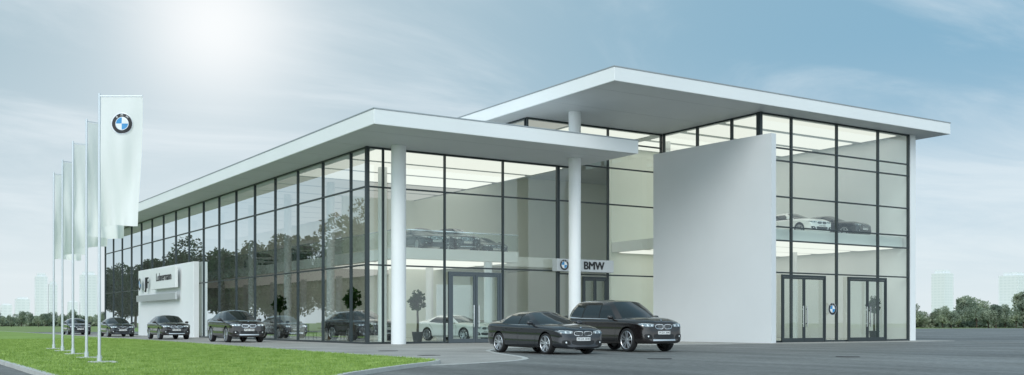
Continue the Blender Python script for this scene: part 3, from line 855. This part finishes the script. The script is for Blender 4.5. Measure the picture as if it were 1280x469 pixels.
for (loc, d, src, lab) in (((24.3, 53.2, .056), -80, cro, 'dark crossover displayed behind the glass corner'),
                           ((22.9, 64, .056), -95, sed, 'dark sedan displayed behind the long glass facade'),
                           ((28.3, 53.6, 5.1), -95, sed, 'dark sedan on the upper showroom floor'),
                           ((31.3, 55.4, 5.1), -95, cro, 'dark crossover on the upper showroom floor'),
                           ((34.6, 57.4, 5.1), -95, sed, 'dark sedan on the upper floor near the entrance'),
                           ((45.9, 41.6, 5.9), -92, wsed, 'white car on the upper floor behind glass'),
                           ((49.0, 41.5, 5.9), -80, sed, 'low dark car on the upper floor behind glass'),
                           ((27.6, 70, 5.1), -95, sed, 'dark sedan on the upper showroom floor by the railing'),
                           ((27.6, 79, 5.1), -95, wsed, 'white sedan on the upper showroom floor by the railing'),
                           ((36.3, 50.0, .056), -120, sed, 'dark sedan displayed behind the entrance glass')):
    c = copy_thing(src, loc, math.radians(d)); c.name = 'display_car'; tag(c, lab, 'car', GI)

# ------------------------------------------------------------------ flagpoles
flags = [(5.14, 25.95), (5.50, 29.4), (5.83, 33.2), (6.18, 37.05), (6.45, 40.4)]
d0 = Vector((.8406, -.5417, 0)); n0_ = Vector((-.5417, -.8406, 0))
for i, (x, y) in enumerate(flags):
    P = empty('flagpole', (x, y, .07))
    tag(P, 'tall slim aluminium flagpole with a white banner flag', 'flagpole', 'row of flagpoles on the lawn')
    boxes('base', [(x-.22, x+.35, y-.3, y+.22, .06, .10)], M['concrete'], P, bevel=.01)
    cyl('base_collar', x, y, .10, .24, .055, M['pole'], P, 20)
    cyl('pole', x, y, .24, 6.42, .038, M['pole'], P, 20, r2=.026)
    hz = 6.36
    th = math.radians((0, 50, 42, 56, 48)[i])
    dirf = d0*math.cos(th)-n0_*math.sin(th); nrm = n0_*math.cos(th)+d0*math.sin(th)
    wid = .98
    a = Vector((x, y, hz)); b_ = a+dirf*(wid+.04)
    V = []
    for p in (a, b_):
        for (s, t) in ((1, 1), (-1, 1), (-1, -1), (1, -1)): V.append(p+nrm*.012*s+Vector((0, 0, .012*t)))
    add('arm', V, [(0, 1, 5, 4), (1, 2, 6, 5), (2, 3, 7, 6), (3, 0, 4, 7), (0, 3, 2, 1), (4, 5, 6, 7)], M['pole'], P)
    ph = i*1.7; amp = 1.3 if i == 0 else 1.7
    def fpos(s, t, hh=0, x=x, y=y, ph=ph, wid=wid, amp=amp, dirf=dirf, nrm=nrm):
        wv = amp*(.09*math.sin(4.5*t+ph+2.6*s)*t+.05*math.sin(11*s+ph+5*t)*(.15+.85*t)*(s)+.025*math.sin(17*s-4*t)*t)
        sway = -.03*t*t
        ww = wid-.05*t*math.sin(2.2*t+ph)*amp
        p = Vector((x, y, 0))+dirf*(.04+s*ww+sway*s)+nrm*(wv+hh)
        p.z = hz-.03-t*3.05+.03*s*t*t+.03*math.sin(5*s+ph)*t*t
        return p
    nx_, nt_ = 24, 44; V = []; F = []
    for jt in range(nt_+1):
        for js in range(nx_+1): V.append(fpos(js/nx_, jt/nt_))
    for jt in range(nt_):
        for js in range(nx_):
            q0 = jt*(nx_+1)+js; F.append((q0, q0+1, q0+nx_+2, q0+nx_+1))
    fl = add('flag', V, F, M['flag'], P, smooth=True)
    if i == 0:
        emblem('emblem', .255, lambda ex, ey, h_, fpos=fpos: fpos(.52+ex/.98, (.63-ey)/3.05, .016+h_), fl)

# ------------------------------------------------------------------ vegetation
def leaf_cloud(seed, H, r, trunk_h, nleaf, size, nclump=26):
    g = np.random.default_rng(seed)
    cz = trunk_h+(H-trunk_h)*.5; hz_ = (H-trunk_h)*.5
    d = g.normal(size=(nclump, 3)); d /= np.linalg.norm(d, axis=1)[:, None]
    rad = g.random(nclump)**.5*.78
    C = d*rad[:, None]*np.array([r, r, hz_])+np.array([0, 0, cz])
    cr = (.22+.22*g.random(nclump))*r
    ci = g.integers(0, nclump, nleaf)
    dd = g.normal(size=(nleaf, 3)); dd /= np.linalg.norm(dd, axis=1)[:, None]
    P = C[ci]+dd*(cr[ci]*(.55+.5*g.random(nleaf)))[:, None]
    P[:, 2] = np.maximum(P[:, 2], trunk_h*.6)
    a = g.normal(size=(nleaf, 3)); a /= np.linalg.norm(a, axis=1)[:, None]
    b_ = np.cross(a, g.normal(size=(nleaf, 3))); b_ /= np.linalg.norm(b_, axis=1)[:, None]
    s = (size*(.6+.8*g.random(nleaf)))[:, None]
    V = np.stack([P-a*s, P+b_*s*.6, P+a*s, P-b_*s*.6], 1)
    return V, C
def tree_meshes(seed, H, r, th, nleaf, size, mat, nclump=26):
    V, C = leaf_cloud(seed, H, r, th, nleaf, size, nclump)
    crown = npmesh('crown', V, 4, mat)
    TV = []; TF = []
    def limb(p0, p1, r0, r1, n=8):
        p0 = Vector(p0); p1 = Vector(p1); d = (p1-p0).normalized(); u_ = d.orthogonal().normalized(); w_ = d.cross(u_)
        b0 = len(TV)
        for (p, rr) in ((p0, r0), ((p0+p1)/2+u_*(p1-p0).length*.04, (r0+r1)/2), (p1, r1)):
            for i in range(n):
                a = 2*math.pi*i/n; TV.append(p+u_*math.cos(a)*rr+w_*math.sin(a)*rr)
        for k_ in range(2):
            for i in range(n):
                j = (i+1) % n; TF.append((b0+k_*n+i, b0+k_*n+j, b0+(k_+1)*n+j, b0+(k_+1)*n+i))
    tr = H*.022
    top = (0.1*r, 0, th+(H-th)*.6)
    limb((0, 0, 0), (0, 0, th), tr*1.4, tr); limb((0, 0, th-.01), top, tr, tr*.35)
    for c in C[:9]:
        z = th+(c[2]-th)*.25; limb((0, 0, max(z, th*.8)), tuple(c), tr*.5, tr*.15, 6)
    trunk = bpy.data.meshes.new('trunk'); trunk.from_pydata(TV, [], TF); trunk.materials.append(M['bark'])
    return trunk, crown
def tree(name, meshes, loc, sc, rot, label, cat, group):
    R = empty(name, loc)
    R.scale = (sc, sc, sc); R.rotation_euler = (0, 0, rot)
    for nm, me in zip(('trunk', 'crown'), meshes):
        o = bpy.data.objects.new(nm, me); COL.objects.link(o); o.parent = R
    tag(R, label, cat, group); return R

TM = [tree_meshes(11+i, 13, 5.4+i*.5, 1.2, 22000, .22, M['leaf'], 38) for i in range(3)]
k = 0
for (u, v, s) in ((-9, 92, .62), (-10, 101, .92), (-9, 111, 1.12), (-11, 122, .84), (-9, 132, 1.05), (-12, 144, .72), (-10, 157, 1.1), (-12, 172, .92), (-12, 187, 1.2), (-14, 205, .95), (-14, 224, 1.2), (-14, 243, 1.05), (-16, 265, 1.25)):
    tree('deciduous_tree', TM[k % 3], (u, v, -.02), s, k*1.3, 'leafy green tree mirrored in the glass facade', 'tree', 'trees across the road'); k += 1
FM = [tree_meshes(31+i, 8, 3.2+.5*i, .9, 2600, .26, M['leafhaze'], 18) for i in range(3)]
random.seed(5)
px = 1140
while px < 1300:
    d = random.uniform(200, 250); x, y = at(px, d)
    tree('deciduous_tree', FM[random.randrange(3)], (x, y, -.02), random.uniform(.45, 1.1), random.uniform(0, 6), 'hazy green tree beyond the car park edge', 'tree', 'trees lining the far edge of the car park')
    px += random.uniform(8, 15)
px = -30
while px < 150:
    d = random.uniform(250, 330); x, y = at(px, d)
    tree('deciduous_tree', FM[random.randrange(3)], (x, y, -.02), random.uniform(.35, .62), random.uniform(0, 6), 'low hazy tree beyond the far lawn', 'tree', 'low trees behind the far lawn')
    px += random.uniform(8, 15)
def hedge(name, p0, p1, d, h_, seed, label):
    g = np.random.default_rng(seed); n = 7000
    t = g.random(n); x0, y0 = at(p0, d); x1, y1 = at(p1, d)
    top = h_*(.55+.25*np.sin(t*37+seed)+.2*np.sin(t*91))
    P = np.stack([x0+(x1-x0)*t+g.normal(0, 1.5, n), y0+(y1-y0)*t+g.normal(0, 1.5, n), g.random(n)**.7*top], 1)
    a = g.normal(size=(n, 3)); a /= np.linalg.norm(a, axis=1)[:, None]; b_ = np.cross(a, g.normal(size=(n, 3))); b_ /= np.linalg.norm(b_, axis=1)[:, None]
    V = np.stack([P-a*.45, P+b_*.3, P+a*.45, P-b_*.3], 1)
    me = npmesh(name, V, 4, M['leafhaze']); o = bpy.data.objects.new(name, me); COL.objects.link(o); tag(o, label, 'hedge', kind='stuff')
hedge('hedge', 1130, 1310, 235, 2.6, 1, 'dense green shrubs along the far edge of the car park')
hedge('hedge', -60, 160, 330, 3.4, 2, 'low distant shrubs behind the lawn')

PM = tree_meshes(77, 2.3, .5, 1.25, 900, .07, M['plantleaf'])
for (x, y, z, s) in ((50.1, 39.2, .055, .95), (23.2, 51.8, .055, 1.1), (24.7, 47.2, .055, 1.0), (22.3, 60.5, .055, 1.0)):
    P = empty('potted_plant', (x, y, z)); tag(P, 'small leafy indoor tree in a dark pot', 'plant', 'potted plants inside the showroom')
    cyl('pot', x, y, z, z+.5, .22, M['pot'], P, 20, r2=.3)
    for nm, me in zip(('stem', 'crown'), PM):
        o = bpy.data.objects.new(nm, me); COL.objects.link(o); o.parent = P; o.location = (0, 0, .3); o.scale = (s, s, s)
dk = boxes('reception_desk', [(31.0, 34.0, 54.2, 54.9, .056, 1.1), (30.9, 34.1, 54.0, 55.0, 1.101, 1.16)], [M['white'], M['wood']], fm=[0, 1])
tag(dk, 'white reception desk with a wooden top', 'desk')
for (x, y) in ((24, 57), (24, 69), (23.6, 76)):
    t = boxes('lounge_table', [(x-.5, x+.5, y-.5, y+.5, .68, .73), (x-.05, x+.05, y-.05, y+.05, .07, .679), (x-.3, x+.3, y-.3, y+.3, .056, .069)], M['wood']); tag(t, 'small wooden customer table behind the facade', 'table', 'showroom tables')
    for dx in (-1.1, 1.1):
        c = boxes('lounge_chair', [(x+dx-.28, x+dx+.28, y-.28, y+.28, .40, .50), (x+dx+(.22 if dx > 0 else -.28), x+dx+(.28 if dx > 0 else -.22), y-.28, y+.28, .501, .95)]+[(x+dx+a, x+dx+a+.04, y+b_, y+b_+.04, .056, .399) for a in (-.26, .22) for b_ in (-.26, .22)], M['leather']); tag(c, 'dark leather chair at a customer table', 'chair', 'showroom chairs')

# ------------------------------------------------------------------ distant skyline
def tower(px0, px1, ytop, d, step=True):
    a, b_ = at(px0, d), at(px1, d)
    w = math.hypot(a[0]-b_[0], a[1]-b_[1])/1.3; cx, cy = (a[0]+b_[0])/2, (a[1]+b_[1])/2
    h_ = (404-ytop)*d/1303+1
    bx = [(cx-w/2, cx+w/2, cy-w/2, cy+w/2, -.5, h_*.94), (cx-w*.35, cx+w*.35, cy-w*.35, cy+w*.35, h_*.94+.01, h_)]
    o = boxes('tower_block', bx, M['tower']); tag(o, 'pale hazy high-rise tower on the skyline', 'building', 'distant skyline towers')
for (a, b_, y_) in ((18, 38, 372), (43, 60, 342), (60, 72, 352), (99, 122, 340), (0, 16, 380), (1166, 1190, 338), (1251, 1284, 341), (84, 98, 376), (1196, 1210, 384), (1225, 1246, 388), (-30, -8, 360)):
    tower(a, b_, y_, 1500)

# ------------------------------------------------------------------ world and sun
w = bpy.data.worlds.new('World'); S.world = w; w.use_nodes = True
nt = w.node_tree
for n in list(nt.nodes): nt.nodes.remove(n)
out = nt.nodes.new('ShaderNodeOutputWorld')
def N_(t, **kw):
    n = nt.nodes.new(t)
    for k_, v_ in kw.items(): setattr(n, k_, v_)
    return n
def mth(op, a, b_=None, c=None, clamp=False):
    n = N_('ShaderNodeMath', operation=op); n.use_clamp = clamp
    for i, x in enumerate((a, b_, c)):
        if x is None: continue
        if isinstance(x, (int, float)): n.inputs[i].default_value = x
        else: nt.links.new(x, n.inputs[i])
    return n.outputs[0]
def mrange(x, a, b_, c, d, smooth=True):
    n = N_('ShaderNodeMapRange'); n.interpolation_type = 'SMOOTHSTEP' if smooth else 'LINEAR'
    nt.links.new(x, n.inputs[0])
    for i, vv in enumerate((a, b_, c, d)): n.inputs[i+1].default_value = vv
    return n.outputs[0]
def mixc(f, a, b_):
    n = N_('ShaderNodeMix', data_type='RGBA')
    if isinstance(f, (int, float)): n.inputs[0].default_value = f
    else: nt.links.new(f, n.inputs[0])
    for idx, x in ((6, a), (7, b_)):
        if isinstance(x, tuple): n.inputs[idx].default_value = (*x, 1)
        else: nt.links.new(x, n.inputs[idx])
    return n.outputs[2]
tosun = Vector((-.62, -.52, .55)).normalized()
sky = N_('ShaderNodeTexSky', sky_type='NISHITA'); sky.sun_disc = False
sky.sun_elevation = math.asin(tosun.z); sky.sun_rotation = math.atan2(tosun.x, tosun.y)
tc = N_('ShaderNodeTexCoord')
nm = N_('ShaderNodeVectorMath', operation='NORMALIZE'); nt.links.new(tc.outputs['Generated'], nm.inputs[0])
sp = N_('ShaderNodeSeparateXYZ'); nt.links.new(nm.outputs[0], sp.inputs[0])
z = sp.outputs[2]
zp = mth('MAXIMUM', z, 0.0)
den = mth('ADD', zp, .14)
cb = N_('ShaderNodeCombineXYZ')
nt.links.new(mth('DIVIDE', sp.outputs[0], den), cb.inputs[0]); nt.links.new(mth('DIVIDE', sp.outputs[1], den), cb.inputs[1])
mp = N_('ShaderNodeMapping'); mp.inputs['Rotation'].default_value = (0, 0, .35); mp.inputs['Scale'].default_value = (.6, .95, 1); mp.inputs['Location'].default_value = (3.1, 1.7, 0)
nt.links.new(cb.outputs[0], mp.inputs[0])
n1 = N_('ShaderNodeTexNoise'); n1.inputs['Scale'].default_value = 1.3; n1.inputs['Detail'].default_value = 10; n1.inputs['Roughness'].default_value = .60; n1.inputs['Distortion'].default_value = .6
nt.links.new(mp.outputs[0], n1.inputs['Vector'])
n2 = N_('ShaderNodeTexNoise'); n2.inputs['Scale'].default_value = .4; n2.inputs['Detail'].default_value = 3
nt.links.new(mp.outputs[0], n2.inputs['Vector'])
cl = mrange(mth('ADD', mth('MULTIPLY', n1.outputs[0], .7), mth('MULTIPLY', n2.outputs[0], .3)), .42, .64, 0, .75)
haze = mrange(z, -.02, .26, 1, 0)
bl = mrange(sp.outputs[0], .3, .95, 0, 1)
top = mixc(bl, (.30, .47, .56), (.24, .46, .63))
base = mixc(haze, top, (.78, .87, .92))
g = Vector((.281, .922, .266)).normalized()
dt = N_('ShaderNodeVectorMath', operation='DOT_PRODUCT'); nt.links.new(nm.outputs[0], dt.inputs[0]); dt.inputs[1].default_value = g
dp = mth('MAXIMUM', dt.outputs['Value'], 0)
gl = mth('ADD', mth('MULTIPLY', mth('POWER', dp, 24), .33), mth('MULTIPLY', mth('POWER', dp, 320), .66))
c1_ = mixc(cl, base, (.78, .87, .92))
c2_ = mixc(mth('MINIMUM', gl, 1.0), c1_, (1.02, 1.04, 1.04))
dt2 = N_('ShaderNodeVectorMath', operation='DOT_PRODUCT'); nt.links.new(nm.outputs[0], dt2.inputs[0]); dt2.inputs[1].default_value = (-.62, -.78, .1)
bst = mrange(dt2.outputs['Value'], -.1, .8, 1.0, 2.3)  # added fill light: sky made brighter behind the camera to lift the facades
bgA = N_('ShaderNodeBackground'); bgA.inputs[1].default_value = .1; nt.links.new(sky.outputs[0], bgA.inputs[0])
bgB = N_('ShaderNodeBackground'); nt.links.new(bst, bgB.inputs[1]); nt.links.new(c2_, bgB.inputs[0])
ms = N_('ShaderNodeMixShader'); ms.inputs[0].default_value = .92
nt.links.new(bgA.outputs[0], ms.inputs[1]); nt.links.new(bgB.outputs[0], ms.inputs[2]); nt.links.new(ms.outputs[0], out.inputs[0])

sl = bpy.data.lights.new('sun', 'SUN'); sl.energy = 1.3; sl.angle = math.radians(30); sl.color = (1, .96, .90)
so = bpy.data.objects.new('sun', sl); COL.objects.link(so); so.rotation_euler = tosun.to_track_quat('Z', 'Y').to_euler(); so.location = (0, 0, 50)
S.view_settings.view_transform = 'Standard'; S.view_settings.look = 'None'; S.view_settings.exposure = 0
